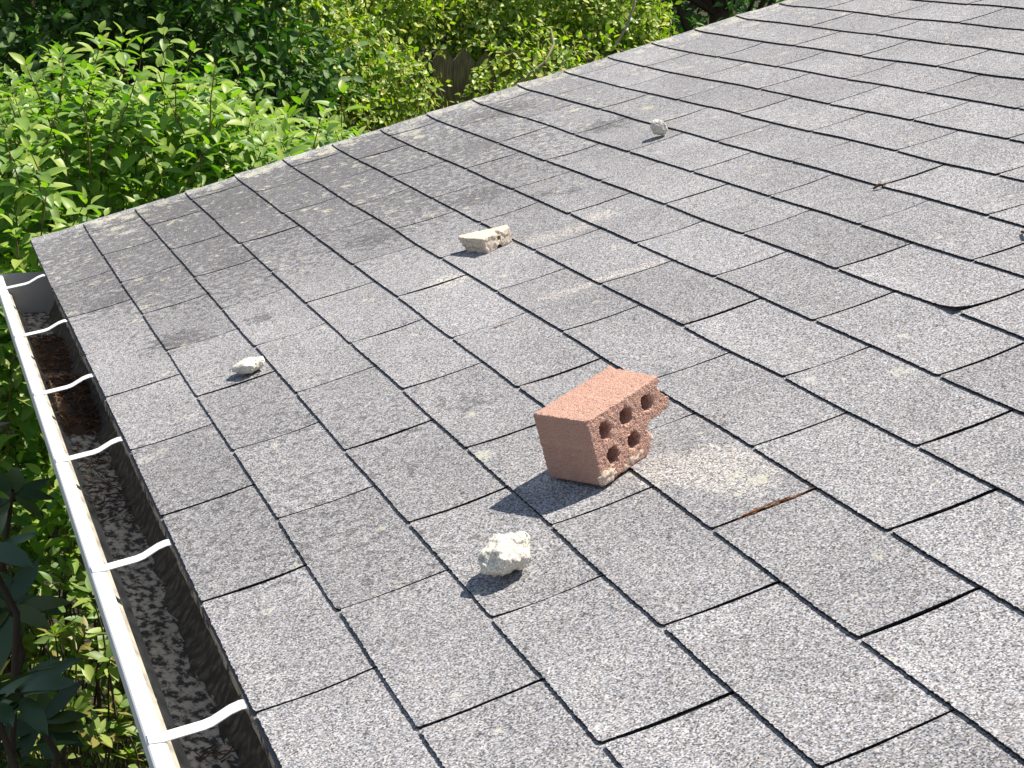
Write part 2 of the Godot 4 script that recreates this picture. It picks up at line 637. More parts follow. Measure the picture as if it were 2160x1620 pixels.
func camera_and_light() -> void:
	cam = Camera3D.new()
	cam.name = "camera"
	add_child(cam)
	var back := Vector3(-0.3362222, 0.26075668, 0.90496441)
	var up := Vector3(0.06588563, 0.96506401, -0.25359525)
	cam.transform = Transform3D(Basis(up.cross(back), up, back).orthonormalized(), EAVE + Vector3(-0.30915, 0.775786, 3.5402))
	cam.fov = 25.618
	cam.near = 0.05
	cam.far = 300.0
	cam.current = true
	cam_xf = cam.transform
	var e := Environment.new()
	e.background_mode = Environment.BG_SKY
	var sm := ProceduralSkyMaterial.new()
	sm.sky_top_color = Color(0.53, 0.61, 0.72)
	sm.sky_horizon_color = Color(0.84, 0.87, 0.90)
	sm.sky_curve = 0.15
	sm.ground_bottom_color = Color(0.2, 0.22, 0.16)
	sm.ground_horizon_color = Color(0.5, 0.55, 0.5)
	sm.sun_angle_max = 12.0
	sm.sky_energy_multiplier = 0.85
	var sk := Sky.new()
	sk.sky_material = sm
	e.sky = sk
	e.tonemap_mode = Environment.TONE_MAPPER_LINEAR
	e.tonemap_exposure = 1.55
	e.sdfgi_enabled = true
	e.ssao_enabled = true
	e.ssil_enabled = true
	var we := WorldEnvironment.new()
	we.name = "world_environment"
	we.environment = e
	add_child(we)
	var sun := DirectionalLight3D.new()
	sun.name = "sun"
	var to_sun := (dir_u * -0.01 + dir_v * 0.080 + dir_w * 0.083).normalized()
	sun.transform = Transform3D(Basis.looking_at(-to_sun, Vector3(0, 0, 1)), Vector3(4, 12, 0))
	sun.light_color = Color(1.0, 0.97, 0.92)
	sun.light_energy = 1.6
	sun.light_angular_distance = 0.53
	sun.shadow_enabled = true
	add_child(sun)

func setting() -> void:
	var st := begin(0)
	var n := 60
	for j in n:
		for i in n:
			var p := []
			for c in [[0, 0], [1, 0], [1, 1], [0, 1]]:
				var a: float = (float(i + c[0]) / n - 0.5) * 2.0
				var b: float = (float(j + c[1]) / n - 0.5) * 2.0
				var x := a * absf(a) * 120.0
				var z := b * absf(b) * 120.0
				p.append(Vector3(x, rough.get_noise_2d(x * 0.7, z * 0.7) * 0.06, z))
			quad(st, p[0], p[1], p[2], p[3], Vector3.UP)
	var m := mat(Color(1, 1, 1), 0.95)
	m.albedo_texture = noise_tex(1024, FastNoiseLite.TYPE_SIMPLEX, 0.03, [[0.0, Color(0.012, 0.010, 0.006)], [0.4, Color(0.035, 0.026, 0.015)], [0.55, Color(0.055, 0.042, 0.022)], [0.66, Color(0.03, 0.05, 0.014)], [0.8, Color(0.10, 0.075, 0.04)], [1.0, Color(0.16, 0.13, 0.08)]], 41, 5)
	m.uv1_triplanar = true
	m.uv1_world_triplanar = true
	m.uv1_scale = Vector3(0.9, 0.9, 0.9)
	m.normal_enabled = true
	m.normal_texture = normal_tex(512, 0.05, 42, 12.0)
	var g := part("ground", done(st), m, self)
	g.set_meta("kind", "structure")

func house() -> void:
	var h := thing("house", "low house with a sloping grey three-tab shingle roof and a white eave gutter", "house", Vector3.ZERO)
	# walls, boards
	var siding := mat(Color(0.62, 0.6, 0.55), 0.7)
	var white := mat(Color(0.8, 0.8, 0.79), 0.45)
	var st := begin()
	add_box(st, Vector3(0.42, 0.0, -0.45), Vector3(8.0, 2.32, 9.0))
	part("wall", done(st), siding, h)
	st = begin()
	add_box(st, Vector3(0.0305, 2.19, RAKE + 0.03), Vector3(0.05, 2.384, 9.2))
	part("fascia", done(st), white, h)
	st = begin()
	add_box(st, Vector3(0.0505, 2.2, RAKE + 0.03), Vector3(0.42, 2.212, 9.2))
	part("soffit", done(st), white, h)
	var slope := Transform3D(Basis(dir_v, dir_w, dir_u), EAVE)
	st = begin()
	add_box(st, Vector3(0.052, -0.19, RAKE + 0.005), Vector3(4.2, -0.026, RAKE + 0.027), slope)
	part("rake_board", done(st), white, h)
	# gable triangle behind the rake board, and the far slope past the ridge
	var ridge_v := 4.3
	st = begin()
	var rp := roof(0, ridge_v, 0)
	for z in [-0.45, -0.35]:
		var hint := Vector3(0, 0, -1 if z < -0.4 else 1)
		quad(st, Vector3(0.42, 2.32, z), Vector3(8.0, 2.32, z), Vector3(rp.x + 0.01, rp.y - 0.08, z), Vector3(rp.x, rp.y - 0.08, z), hint)
	part("gable", done(st), siding, h)
	# the roof: felted deck, shingles
	var felt := mat(Color(0.02, 0.02, 0.021), 0.95, 0.2)
	st = begin()
	add_box(st, Vector3(0.004, -0.024, RAKE + 0.004), Vector3(ridge_v, -0.0125, 9.2), slope)
	var back := Transform3D(Basis(Vector3(-dir_v.x, dir_v.y, 0), Vector3(-dir_w.x, dir_w.y, 0), Vector3(0, 0, -1)), Vector3(rp.x * 2.0, EAVE.y, 0))
	add_box(st, Vector3(0.0, -0.024, -9.2), Vector3(ridge_v - 0.012, -0.004, -(RAKE + 0.004)), back)
	var rf := part("roof", done(st), felt, h)
	rf.set_meta("label", "grey asphalt three-tab shingle roof with lichen along its rake")
	# felt laid over the deck, following the same unevenness
	st = begin(0)
	for j in 22:
		for i in 44:
			var p := []
			for c in [[0, 0], [1, 0], [1, 1], [0, 1]]:
				var u: float = RAKE + 0.006 + (i + c[0]) * 0.0815
				var v: float = 0.008 + (j + c[1]) * 0.136
				p.append(roof(u, v, -0.0068 + lift(u, v)))
			quad(st, p[0], p[1], p[2], p[3], dir_w)
	part("felt", done(st), felt, rf)
	var sm := StandardMaterial3D.new()
	sm.resource_name = "shingle"
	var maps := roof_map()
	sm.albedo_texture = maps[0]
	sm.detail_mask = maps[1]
	sm.vertex_color_use_as_albedo = true
	sm.roughness = 0.88
	sm.metallic_specular = 0.35
	sm.detail_enabled = true
	sm.detail_blend_mode = BaseMaterial3D.BLEND_MODE_MUL
	sm.detail_uv_layer = BaseMaterial3D.DETAIL_UV_2
	sm.detail_albedo = noise_tex(1024, FastNoiseLite.TYPE_CELLULAR, 0.40, [[0.0, Color(0.12, 0.12, 0.125)], [0.10, Color(0.23, 0.23, 0.24)], [0.24, Color(0.37, 0.37, 0.375)], [0.40, Color(0.5, 0.5, 0.51)], [0.53, Color(0.56, 0.61, 0.70)], [0.58, Color(0.66, 0.65, 0.66)], [0.70, Color(0.60, 0.50, 0.46)], [0.74, Color(0.82, 0.81, 0.8)], [0.86, Color(0.97, 0.96, 0.95)], [0.96, Color(0.4, 0.42, 0.47)]], 7, 1, true)
	var count := 0
	for k in 22:
		var off := 0.5 if k % 2 == 0 else 0.0
		var rake_end := RAKE + rng.randf_range(-0.006, 0.010)
		var slot := rng.randf_range(0.0022, 0.0030)
		var jit := 0.0
		for m in range(-4, 10):
			var u0 := (m + off) * TAB + slot + jit
			slot = rng.randf_range(0.0020, 0.0029)
			jit = rng.randf_range(-0.003, 0.003)
			var u1 := (m + 1 + off) * TAB - slot + jit
			if u1 < RAKE + 0.02 or u0 > 2.75:
				continue
			u0 = maxf(u0, rake_end)
			var tint := rng.randf_range(0.84, 1.06)
			var nu := clampi(int((u1 - u0) / 0.016), 4, 18)
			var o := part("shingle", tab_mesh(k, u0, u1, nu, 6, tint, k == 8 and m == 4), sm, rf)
			if k == 8 and m == 4:
				o.set_meta("label", "shingle tab with its lower corner curled up")
			count += 1
	# a starter course shows under the eave and along the rake
	st = begin()
	for i in 120:
		var ua := RAKE - 0.006 + i * 0.082
		var ub := ua + 0.082
		var la := roof(ua, -0.003, -0.0046 + minf(lift(ua, 0.0), lift(ua, 0.03)))
		var lb := roof(ub, -0.003, -0.0046 + minf(lift(ub, 0.0), lift(ub, 0.03)))
		quad(st, la, lb, lb + dir_v * 0.035 - dir_w * 0.003, la + dir_v * 0.035 - dir_w * 0.003, dir_w)
		quad(st, la, lb, lb - dir_w * 0.0025, la - dir_w * 0.0025, -dir_v)
	var sc := StandardMaterial3D.new()
	sc.albedo_color = Color(0.13, 0.13, 0.135).linear_to_srgb()
	sc.roughness = 0.95
	part("starter_course", done(st), sc, rf)
	for i in 13:
		st = SurfaceTool.new()
		st.begin(Mesh.PRIMITIVE_TRIANGLES)
		var v0 := 0.1 + i * 0.245
		var a := RAKE - 0.012 + rng.randf_range(-0.004, 0.004)
		var cells := 6
		for j in cells:
			for q in [[0, 0], [0, 1], [1, 1], [0, 0], [1, 1], [1, 0]]:
				var u: float = a + q[0] * 0.10
				var v: float = v0 + (j + q[1]) * 0.242 / cells
				st.set_smooth_group(1)
				st.set_uv(Vector2((u - MAP_U0) / MAP_SU, (v - MAP_V0) / MAP_SV))
				st.set_uv2(Vector2(u, v) / 0.62)
				st.set_color(Color(1, 1, 1))
				st.add_vertex(roof(u, v, -0.0072 + lift(u, v)))
			for q in [[0, 0], [1, 0], [1, 1], [0, 0], [1, 1], [0, 1]]:
				var v: float = v0 + (j + q[0]) * 0.242 / cells
				st.set_smooth_group(-1)
				st.set_color(Color(0.2, 0.2, 0.2))
				st.add_vertex(roof(a, v, -0.0072 - 0.003 * q[1] + lift(a, v)))
		st.generate_normals()
		part("rake_strip", st.commit(), sm, rf)
	# the field goes on beyond the picture
	st = begin()
	for k in 33:
		var off := 0.5 if k % 2 == 0 else 0.0
		for m in range(-4, 30):
			var u0 := (m + off) * TAB + 0.0024
			var u1 := (m + 1 + off) * TAB - 0.0024
			if u1 < RAKE + 0.02 or u0 > 9.1 or (k < 22 and u0 <= 2.77):
				continue
			u0 = maxf(u0, RAKE)
			var a := roof(u0, k * EXPO, 0)
			var b := roof(u1, k * EXPO, 0)
			var c := roof(u1, (k + 1) * EXPO, -TH)
			var d := roof(u0, (k + 1) * EXPO, -TH)
			quad(st, a, b, c, d, dir_w)
			quad(st, a, b, b - dir_w * TH, a - dir_w * TH, -dir_v)
	var fm := mat(Color(0.22, 0.22, 0.225), 0.9)
	var field := part("shingle_field", done(st), fm, rf)
	field.set_meta("kind", "stuff")
	gutter(h, white)

func gutter(h: Node3D, white: Material) -> void:
	var g := Node3D.new()
	g.name = "gutter"
	h.add_child(g)
	g.position = EAVE
	g.set_meta("label", "white metal eave gutter, dirty inside")
	var z0 := -0.47
	var z1 := 9.0
	# outside and rolled lip
	var st := begin()
	add_sheet(st, [Vector2(-0.0455, -0.1260), Vector2(-0.0615, -0.1125), Vector2(-0.0675, -0.0945), Vector2(-0.0695, -0.0805), Vector2(-0.0835, -0.0685), Vector2(-0.0975, -0.0625), Vector2(-0.1050, -0.0525), Vector2(-0.1050, -0.0350), Vector2(-0.1033, -0.0330), Vector2(-0.0870, -0.0330), Vector2(-0.0853, -0.0347), Vector2(-0.0853, -0.0415)], z0, z1, -0.0012)
	part("front", done(st), white, g)
	# trough, weathered
	var dirty := StandardMaterial3D.new()
	dirty.albedo_texture = noise_tex(1024, FastNoiseLite.TYPE_SIMPLEX, 0.014, [[0.0, Color(0.02, 0.02, 0.02)], [0.36, Color(0.035, 0.034, 0.032)], [0.44, Color(0.12, 0.11, 0.10)], [0.50, Color(0.28, 0.25, 0.21)], [0.62, Color(0.42, 0.375, 0.31)], [1.0, Color(0.52, 0.47, 0.40)]], 77, 7)
	dirty.albedo_texture.noise.fractal_gain = 0.66
	dirty.uv1_triplanar = true
	dirty.uv1_scale = Vector3(3.1, 3.1, 2.1)
	dirty.roughness = 0.85
	var clean := StandardMaterial3D.new()
	clean.albedo_texture = noise_tex(512, FastNoiseLite.TYPE_SIMPLEX, 0.02, [[0.0, Color(0.06, 0.05, 0.04)], [0.3, Color(0.28, 0.25, 0.20)], [0.5, Color(0.42, 0.38, 0.31)], [1.0, Color(0.52, 0.48, 0.41)]], 78, 5)
	clean.uv1_triplanar = true
	clean.uv1_scale = Vector3(3, 3, 1.2)
	clean.roughness = 0.7
	st = begin()
	add_sheet(st, [Vector2(-0.0455, -0.1240), Vector2(-0.0600, -0.1117), Vector2(-0.0660, -0.0945), Vector2(-0.0680, -0.0795), Vector2(-0.0823, -0.0673), Vector2(-0.0963, -0.0613), Vector2(-0.1035, -0.0518), Vector2(-0.1035, -0.0360)], z0 + 0.002, z1, 0.0006)
	part("front_lining", done(st), clean, g)
	st = begin()
	add_sheet(st, [Vector2(0.0285, -0.02), Vector2(0.0285, -0.1205), Vector2(0.0240, -0.1250), Vector2(-0.0450, -0.1250)], z0, z1, -0.001)
	part("trough", done(st), dirty, g)
	st = begin()
	for f in [[z0 - 0.0012, -1.0], [z0 + 0.0, 1.0]]:
		var poly := [Vector2(0.0275, -0.028), Vector2(0.0275, -0.1240), Vector2(-0.0455, -0.1240), Vector2(-0.0600, -0.1105), Vector2(-0.0665, -0.0945), Vector2(-0.0685, -0.0795), Vector2(-0.0965, -0.0615), Vector2(-0.1040, -0.0515), Vector2(-0.1040, -0.0285), Vector2(0.0275, -0.028)]
		var c := Vector3(-0.02, -0.1, f[0])
		for i in poly.size() - 1:
			quad(st, c, Vector3(poly[i].x, poly[i].y, f[0]), Vector3(poly[i + 1].x, poly[i + 1].y, f[0]), Vector3(poly[i + 1].x, poly[i + 1].y, f[0]), Vector3(0, 0, f[1]))
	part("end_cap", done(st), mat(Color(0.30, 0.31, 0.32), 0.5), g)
	var strap := begin()
	var run := dir_v * 0.075
	add_sheet(strap, [Vector2(-0.103, -0.0325), Vector2(-0.087, -0.0322), Vector2(-0.046, -0.0245), Vector2(-0.037, -0.0215), Vector2(-0.018, -0.0105), Vector2(-0.008, -0.0068), Vector2(0.0025, -0.0058), Vector2(run.x, run.y - 0.0075)], -0.0105, 0.0105, 0.0011)
	var sm := done(strap)
	for z in [-0.32, 0.146, 0.587, 0.982, 1.456, 1.95, 2.41, 2.87]:
		var o := part("hanger", sm, white, g)
		o.position.z = z
		o.rotation.y = rng.randf_range(-0.03, 0.03)

func rock(called: String, label: String, u: float, v: float, size: Vector3, turn: float, m: Material, sd: int, pit: float, group: String) -> void:
	var ns := FastNoiseLite.new()
	ns.seed = sd
	ns.frequency = 1.0
	ns.fractal_octaves = 4
	var cel := FastNoiseLite.new()
	cel.seed = sd
	cel.noise_type = FastNoiseLite.TYPE_CELLULAR
	cel.frequency = 1.0
	cel.cellular_return_type = FastNoiseLite.RETURN_DISTANCE
	cel.fractal_type = FastNoiseLite.FRACTAL_NONE
	var s := size
	var f := func(p: Vector3) -> float:
		var q := Vector3(p.x / s.x, (p.y - s.y) / s.y, p.z / s.z)
		var r := pow(pow(absf(q.x), 2.1) + pow(absf(q.y), 2.1) + pow(absf(q.z), 2.1), 0.476)
		var d := (r - 0.86) * s.y * 1.2
		d += ns.get_noise_3dv(p * 34.0) * s.y * 0.36 + (cel.get_noise_3dv(p * 34.0 + Vector3(7, 3, 1)) + 0.6) * s.y * 0.30
		d += maxf(0.0, 0.2 - (cel.get_noise_3dv(p * 75.0) + 1.0) * 0.5) * pit
		d += ns.get_noise_3dv(p * 400.0) * 0.0007
		return maxf(d, -p.y)
	var big := s * 1.35
	var mesh := nets(f, Vector3(-big.x, -0.002, -big.z), Vector3(big.x, big.y * 2.0, big.z), maxf(s.x, s.z) / 26.0)
	var o := MeshInstance3D.new()
	o.name = numbered(called)
	o.mesh = mesh
	o.material_override = m
	add_child(o)
	o.transform = Transform3D(Basis(dir_u, dir_w, -dir_v) * Basis(Vector3.UP, turn), roof(u, v, roof_top(u, v) - 0.0012))
	o.set_meta("label", label)
	o.set_meta("category", "mortar lump")
	o.set_meta("group", group)

func loose_pieces() -> void:
	# red brick, broken at its far end, standing on its long side
	var clay := StandardMaterial3D.new()
	clay.albedo_texture = noise_tex(1024, FastNoiseLite.TYPE_SIMPLEX, 0.085, [[0.0, Color(0.10, 0.035, 0.025)], [0.30, Color(0.19, 0.07, 0.05)], [0.37, Color(0.54, 0.29, 0.215)], [0.55, Color(0.70, 0.43, 0.335)], [0.74, Color(0.76, 0.52, 0.42)], [1.0, Color(0.82, 0.69, 0.60)]], 61, 5)
	clay.uv1_triplanar = true
	clay.uv1_scale = Vector3(9, 9, 9)
	clay.roughness = 0.9
	clay.metallic_specular = 0.3
	clay.normal_enabled = true
	clay.normal_texture = normal_tex(512, 0.09, 62, 9.0)
	clay.normal_scale = 0.8
	var bn := FastNoiseLite.new()
	bn.seed = 4
	bn.frequency = 1.0
	bn.fractal_octaves = 3
	var holes := [Vector2(0.026, 0.0625), Vector2(0.0645, 0.0635), Vector2(0.1045, 0.063), Vector2(0.029, 0.0285), Vector2(0.069, 0.0295)]
	var profile := [[0.0, 0.088], [0.006, 0.092], [0.014, 0.0965], [0.022, 0.0995], [0.033, 0.0955], [0.0385, 0.101], [0.0395, 0.136], [0.043, 0.1415], [0.051, 0.1435], [0.058, 0.139], [0.0645, 0.131], [0.0744, 0.129], [0.08, 0.1335], [0.09, 0.1345]]
	var f := func(p: Vector3) -> float:
		var q := Vector3(absf(p.x - 0.08) - 0.08, absf(p.y - 0.0433) - 0.0433, absf(p.z + 0.0457) - 0.0457)
		q += Vector3.ONE * 0.0022
		var d := Vector3(maxf(q.x, 0), maxf(q.y, 0), maxf(q.z, 0)).length() + minf(maxf(q.x, maxf(q.y, q.z)), 0.0) - 0.0022
		if d > 0.006:
			return d
		var n := bn.get_noise_3dv(p * 75.0)
		var depth := -p.z / 0.0915
		var hh := clampf(p.y, 0.0, 0.0899) + bn.get_noise_2d(p.z * 60.0, 3.0) * 0.006 * minf(depth * 4.0, 1.0)
		hh = clampf(hh, 0.0, 0.0899)
		var e := 0.14
		for i in profile.size() - 1:
			if hh >= profile[i][0] and hh < profile[i + 1][0]:
				e = lerpf(profile[i][1], profile[i + 1][1], (hh - profile[i][0]) / (profile[i + 1][0] - profile[i][0]))
		e = lerpf(e, maxf(e, 0.144), clampf(depth * 1.3 - 0.3, 0.0, 1.0) * (1.0 if p.y > 0.055 else 0.35))
		d = maxf(d, (p.x - e + n * 0.004) * 0.75)
		for h in holes:
			var r := Vector2(p.x - h.x, p.y - h.y)
			var hr := 0.0105 + bn.get_noise_2d(r.angle() * 1.3 + h.x * 900.0, p.z * 30.0) * 0.0022
			d = maxf(d, hr - r.length())
		# chipped corner at the near top edge
		d = maxf(d, (0.004 - (p.x * 0.55 - p.z * 0.75 + (0.0866 - p.y) * 0.55)) * 0.9 - n * 0.002)
		var pit := bn.get_noise_3dv(p * 300.0)
		return d + n * 0.0006 + bn.get_noise_3dv(p * 520.0) * 0.0004 + maxf(0.0, pit - 0.16) * 0.005
	var brick := thing("broken_brick", "half of a red cored brick with five round holes facing right", "brick", roof(1.7888, 0.4798, 0.0))
	var ba := (dir_u * -0.42 + dir_v * 0.9075).normalized()
	var base := -1.0
	for i in 8:
		for j in 6:
			var q := Vector2(1.7888, 0.4798) + Vector2(-0.42, 0.9075) * (0.095 * i / 7.0) - Vector2(0.9075, 0.42) * (0.0915 * j / 5.0)
			base = maxf(base, roof_top(q.x, q.y))
	brick.transform = Transform3D(Basis(ba, dir_w, ba.cross(dir_w)), roof(1.7888, 0.4798, base - 0.0004))
	part("body", nets(f, Vector3(-0.004, -0.004, -0.096), Vector3(0.152, 0.091, 0.004), 0.0016), clay, brick)
	var mortar := StandardMaterial3D.new()
	mortar.albedo_texture = noise_tex(512, FastNoiseLite.TYPE_SIMPLEX, 0.04, [[0.0, Color(0.30, 0.16, 0.11)], [0.35, Color(0.50, 0.36, 0.27)], [0.55, Color(0.66, 0.54, 0.43)], [1.0, Color(0.78, 0.70, 0.60)]], 63, 4)
	mortar.uv1_triplanar = true
	mortar.uv1_scale = Vector3(14, 14, 14)
	mortar.roughness = 0.95
	var lumps := [[0.008, 0.009, 0.0105], [0.018, 0.010, 0.009], [0.014, 0.004, 0.009], [0.046, 0.006, 0.005], [0.055, 0.007, 0.006], [0.066, 0.009, 0.0065], [0.074, 0.010, 0.006], [0.099, 0.020, 0.004]]
	var mf := func(p: Vector3) -> float:
		var d := 1.0
		for l in lumps:
			var r: float = Vector3((p.x - l[0]) * 0.9, p.y - l[1], (p.z + 0.002) * 2.6).length() - l[2]
			d = minf(d, r)
		d += bn.get_noise_3dv(p * 80.0) * 0.0055 + bn.get_noise_3dv(p * 420.0) * 0.0006
		return maxf(maxf(d * 0.7, -p.y), -(p.z + 0.003))
	part("mortar", nets(mf, Vector3(-0.008, -0.003, -0.008), Vector3(0.108, 0.034, 0.010), 0.0016), mortar, brick)
	# pale fragment
	var tan := StandardMaterial3D.new()
	tan.albedo_texture = noise_tex(512, FastNoiseLite.TYPE_SIMPLEX, 0.035, [[0.0, Color(0.26, 0.19, 0.14)], [0.3, Color(0.50, 0.40, 0.31)], [0.5, Color(0.66, 0.55, 0.44)], [0.7, Color(0.74, 0.65, 0.54)], [1.0, Color(0.80, 0.74, 0.65)]], 64, 5)
	tan.uv1_triplanar = true
	tan.uv1_scale = Vector3(10, 10, 10)
	tan.roughness = 0.92
	# in the fragment's frame: x up the slope, z towards the eave's near end, y off the roof
	var face := []   # outward planes: normal, offset
	var ring_top := [Vector2(0.703, 0.600), Vector2(0.794, 0.628), Vector2(0.787, 0.653), Vector2(0.752, 0.668), Vector2(0.727, 0.677), Vector2(0.699, 0.614)]
	var cen := Vector2(0.745, 0.632)
	var shrink := [0.0, 0.0, -0.02, -0.025, 0.06, 0.40]
	for i in ring_top.size():
		var a: Vector2 = ring_top[i] - cen
		var b: Vector2 = ring_top[(i + 1) % ring_top.size()] - cen
		var t := (b - a).normalized()
		var nrm := Vector2(t.y, -t.x)
		if nrm.dot(a + b) < 0.0:
			nrm = -nrm
		face.append([Vector3(nrm.x, shrink[i] * -1.0, nrm.y).normalized(), Vector3(a.x, 0.030, a.y)])
	var ff := func(p: Vector3) -> float:
		var d := maxf(-p.y, p.y - 0.030 + (p.x + 0.04) * 0.03)
		var n := bn.get_noise_3dv(p * 90.0)
		for i in face.size():
			d = maxf(d, (p - face[i][1]).dot(face[i][0]) + n * (0.004 if i >= 4 else 0.0014))
		for hx in [[0.018, 0.030, 0.0035], [0.016, 0.022, 0.004], [0.012, 0.004, 0.006]]:
			d = maxf(d, hx[2] - Vector2(p.x - hx[0], p.y - hx[1] + 0.004).length() if p.z > 0.012 else d)
		return d + n * 0.0007
	var fr := MeshInstance3D.new()
	fr.name = "brick_fragment"
	fr.mesh = nets(ff, Vector3(-0.06, -0.004, -0.05), Vector3(0.06, 0.036, 0.056), 0.0022)
	fr.material_override = tan
	add_child(fr)
	fr.transform = Transform3D(Basis(dir_v, dir_w, dir_v.cross(dir_w)), roof(0.632, 0.745, roof_top(0.632, 0.75) - 0.001))
	fr.set_meta("label", "flat pale tan brick fragment lying up the roof beyond the red brick")
	fr.set_meta("category", "brick piece")
	# mortar lumps
	var chalk := StandardMaterial3D.new()
	chalk.albedo_texture = noise_tex(512, FastNoiseLite.TYPE_SIMPLEX, 0.045, [[0.0, Color(0.14, 0.12, 0.09)], [0.28, Color(0.36, 0.31, 0.25)], [0.38, Color(0.66, 0.61, 0.52)], [0.6, Color(0.77, 0.73, 0.64)], [1.0, Color(0.84, 0.81, 0.75)]], 65, 5)
	chalk.uv1_triplanar = true
	chalk.uv1_scale = Vector3(11, 11, 11)
	chalk.roughness = 0.95
	rock("mortar_lump", "pitted white lump of mortar, the nearest and largest, below the red brick", 1.897, 0.318, Vector3(0.028, 0.0235, 0.041), 0.62, chalk, 38, 0.020, "lumps of mortar on the shingles")
	rock("mortar_lump", "flat cream lump of mortar nearest to the gutter", 0.884, 0.228, Vector3(0.026, 0.0125, 0.031), 0.15, chalk, 32, 0.010, "lumps of mortar on the shingles")
	rock("mortar_lump", "small upright white lump of mortar, farthest up the roof", 0.268, 1.28, Vector3(0.017, 0.021, 0.020), -0.4, chalk, 31, 0.014, "lumps of mortar on the shingles")
	litter()

func needles(st: SurfaceTool, at: Vector3, d: Vector3, length: float, r: float) -> void:
	var mid := at + d * length * 0.5 + unit() * length * 0.08
	add_tube(st, [at, mid, at + d * length], [r, r, r * 0.5], 3)

func litter() -> void:
	var brown := mat(Color(0.075, 0.045, 0.028), 0.85)
	var rust := mat(Color(0.24, 0.105, 0.045), 0.85)
	# needles caught in two slots between tabs
	for s in [["brown needle litter in the shingle slot right of the red brick", 1.981, 0.566, 0.648, 60], ["rusty needle litter in the shingle slot above the red brick", 1.0876, 0.583, 0.65, 14]]:
		var o := MeshInstance3D.new()
		var st := begin(0)
		for i in s[4]:
			var v := rng.randf_range(s[2], s[3])
			var d := (dir_v * rng.randf_range(0.5, 1.0) * (1 if rng.randf() < 0.5 else -1) + dir_u * rng.randf_range(-0.12, 0.12) + dir_w * rng.randf_range(-0.02, 0.05)).normalized()
			needles(st, roof(s[1] + rng.randf_range(-0.002, 0.002), v, roof_top(s[1], v) + rng.randf_range(-0.004, 0.0005)), d, rng.randf_range(0.008, 0.02), 0.0006)
		o.name = numbered("needle_litter")
		o.mesh = done(st)
		o.material_override = rust
		o.set_meta("label", s[0])
		o.set_meta("category", "leaf litter")
		o.set_meta("kind", "stuff")
		add_child(o)
	# small twigs
	for s in [["short curled twig beside a shingle corner far up the roof", 1.075, 1.302, 0.4, 0.022], ["dark reddish twig at the right edge of the view", 1.487, 1.300, 1.9, 0.045]]:
		var o := MeshInstance3D.new()
		var st := begin(0)
		var d := dir_v * cos(s[3]) + dir_u * sin(s[3])
		var p := roof(s[1], s[2], roof_top(s[1], s[2]) + 0.002)
		add_tube(st, [p, p + d * s[4] * 0.5 + dir_w * 0.005, p + d * s[4] + dir_w * 0.002], [0.002, 0.0028, 0.001], 6)
		o.name = numbered("twig")
		o.mesh = done(st)
		o.material_override = brown
		o.set_meta("label", s[0])
		o.set_meta("category", "twig")
		add_child(o)
	# leaf litter heaped in the gutter
	for s in [["brown leaf litter heaped in the far end of the gutter", -0.22, 0.12, 0.022], ["rusty leaf litter heaped in the gutter between the second and third strap", 0.16, 0.56, 0.040], ["thin scattered needle litter along the gutter between the third and fourth strap", 0.62, 1.05, 0.010], ["small clump of litter against the gutter lip near the closest strap", 1.80, 1.92, 0.010]]:
		var o := thing("gutter_litter", s[0], "leaf litter", EAVE, "litter in the gutter")
		o.set_meta("kind", "stuff")
		var st := begin(0)
		var n := 26
		var hgt := func(x: float, z: float) -> float:
			var a := clampf(sin(PI * clampf((z - s[1]) / (s[2] - s[1]), 0, 1)) * 1.3 + rough.get_noise_2d(x * 45.0 + 9.0, z * 22.0) * 0.55, 0, 1)
			return -0.125 + a * s[3] * (0.55 + 0.45 * clampf((0.02 - x) / 0.05, 0, 1)) * (0.8 + 0.5 * rough.get_noise_2d(x * 60.0, z * 40.0)) - 0.003
		for j in n if s[3] > 0.015 else 0:
			for i in 8:
				var p := []
				for c in [[0, 0], [1, 0], [1, 1], [0, 1]]:
					var x: float = lerpf(-0.052, 0.026, (i + c[0]) / 8.0)
					var z: float = lerpf(s[1], s[2], float(j + c[1]) / n)
					p.append(Vector3(x, hgt.call(x, z), z))
				quad(st, p[0], p[1], p[2], p[3], Vector3.UP)
		if s[3] > 0.015:
			part("mould", done(st), mat(Color(0.075, 0.048, 0.03), 0.95), o)
		for kind in 2:
			st = begin(0)
			for i in int((s[2] - s[1]) * (12000.0 if kind == 0 else 26000.0) * (s[3] if s[3] > 0.015 else 0.008)):
				var x := rng.randf_range(-0.05, 0.026)
				var z := rng.randf_range(s[1], s[2])
				var d := Vector3(rng.randf_range(-1, 1), rng.randf_range(-0.25, 0.35), rng.randf_range(-1, 1)).normalized()
				needles(st, Vector3(x, hgt.call(x, z) + 0.004, z) - d * 0.01, d, rng.randf_range(0.012, 0.035), rng.randf_range(0.0005, 0.0013))
			part("needles", done(st), rust if kind == 0 else brown, o)

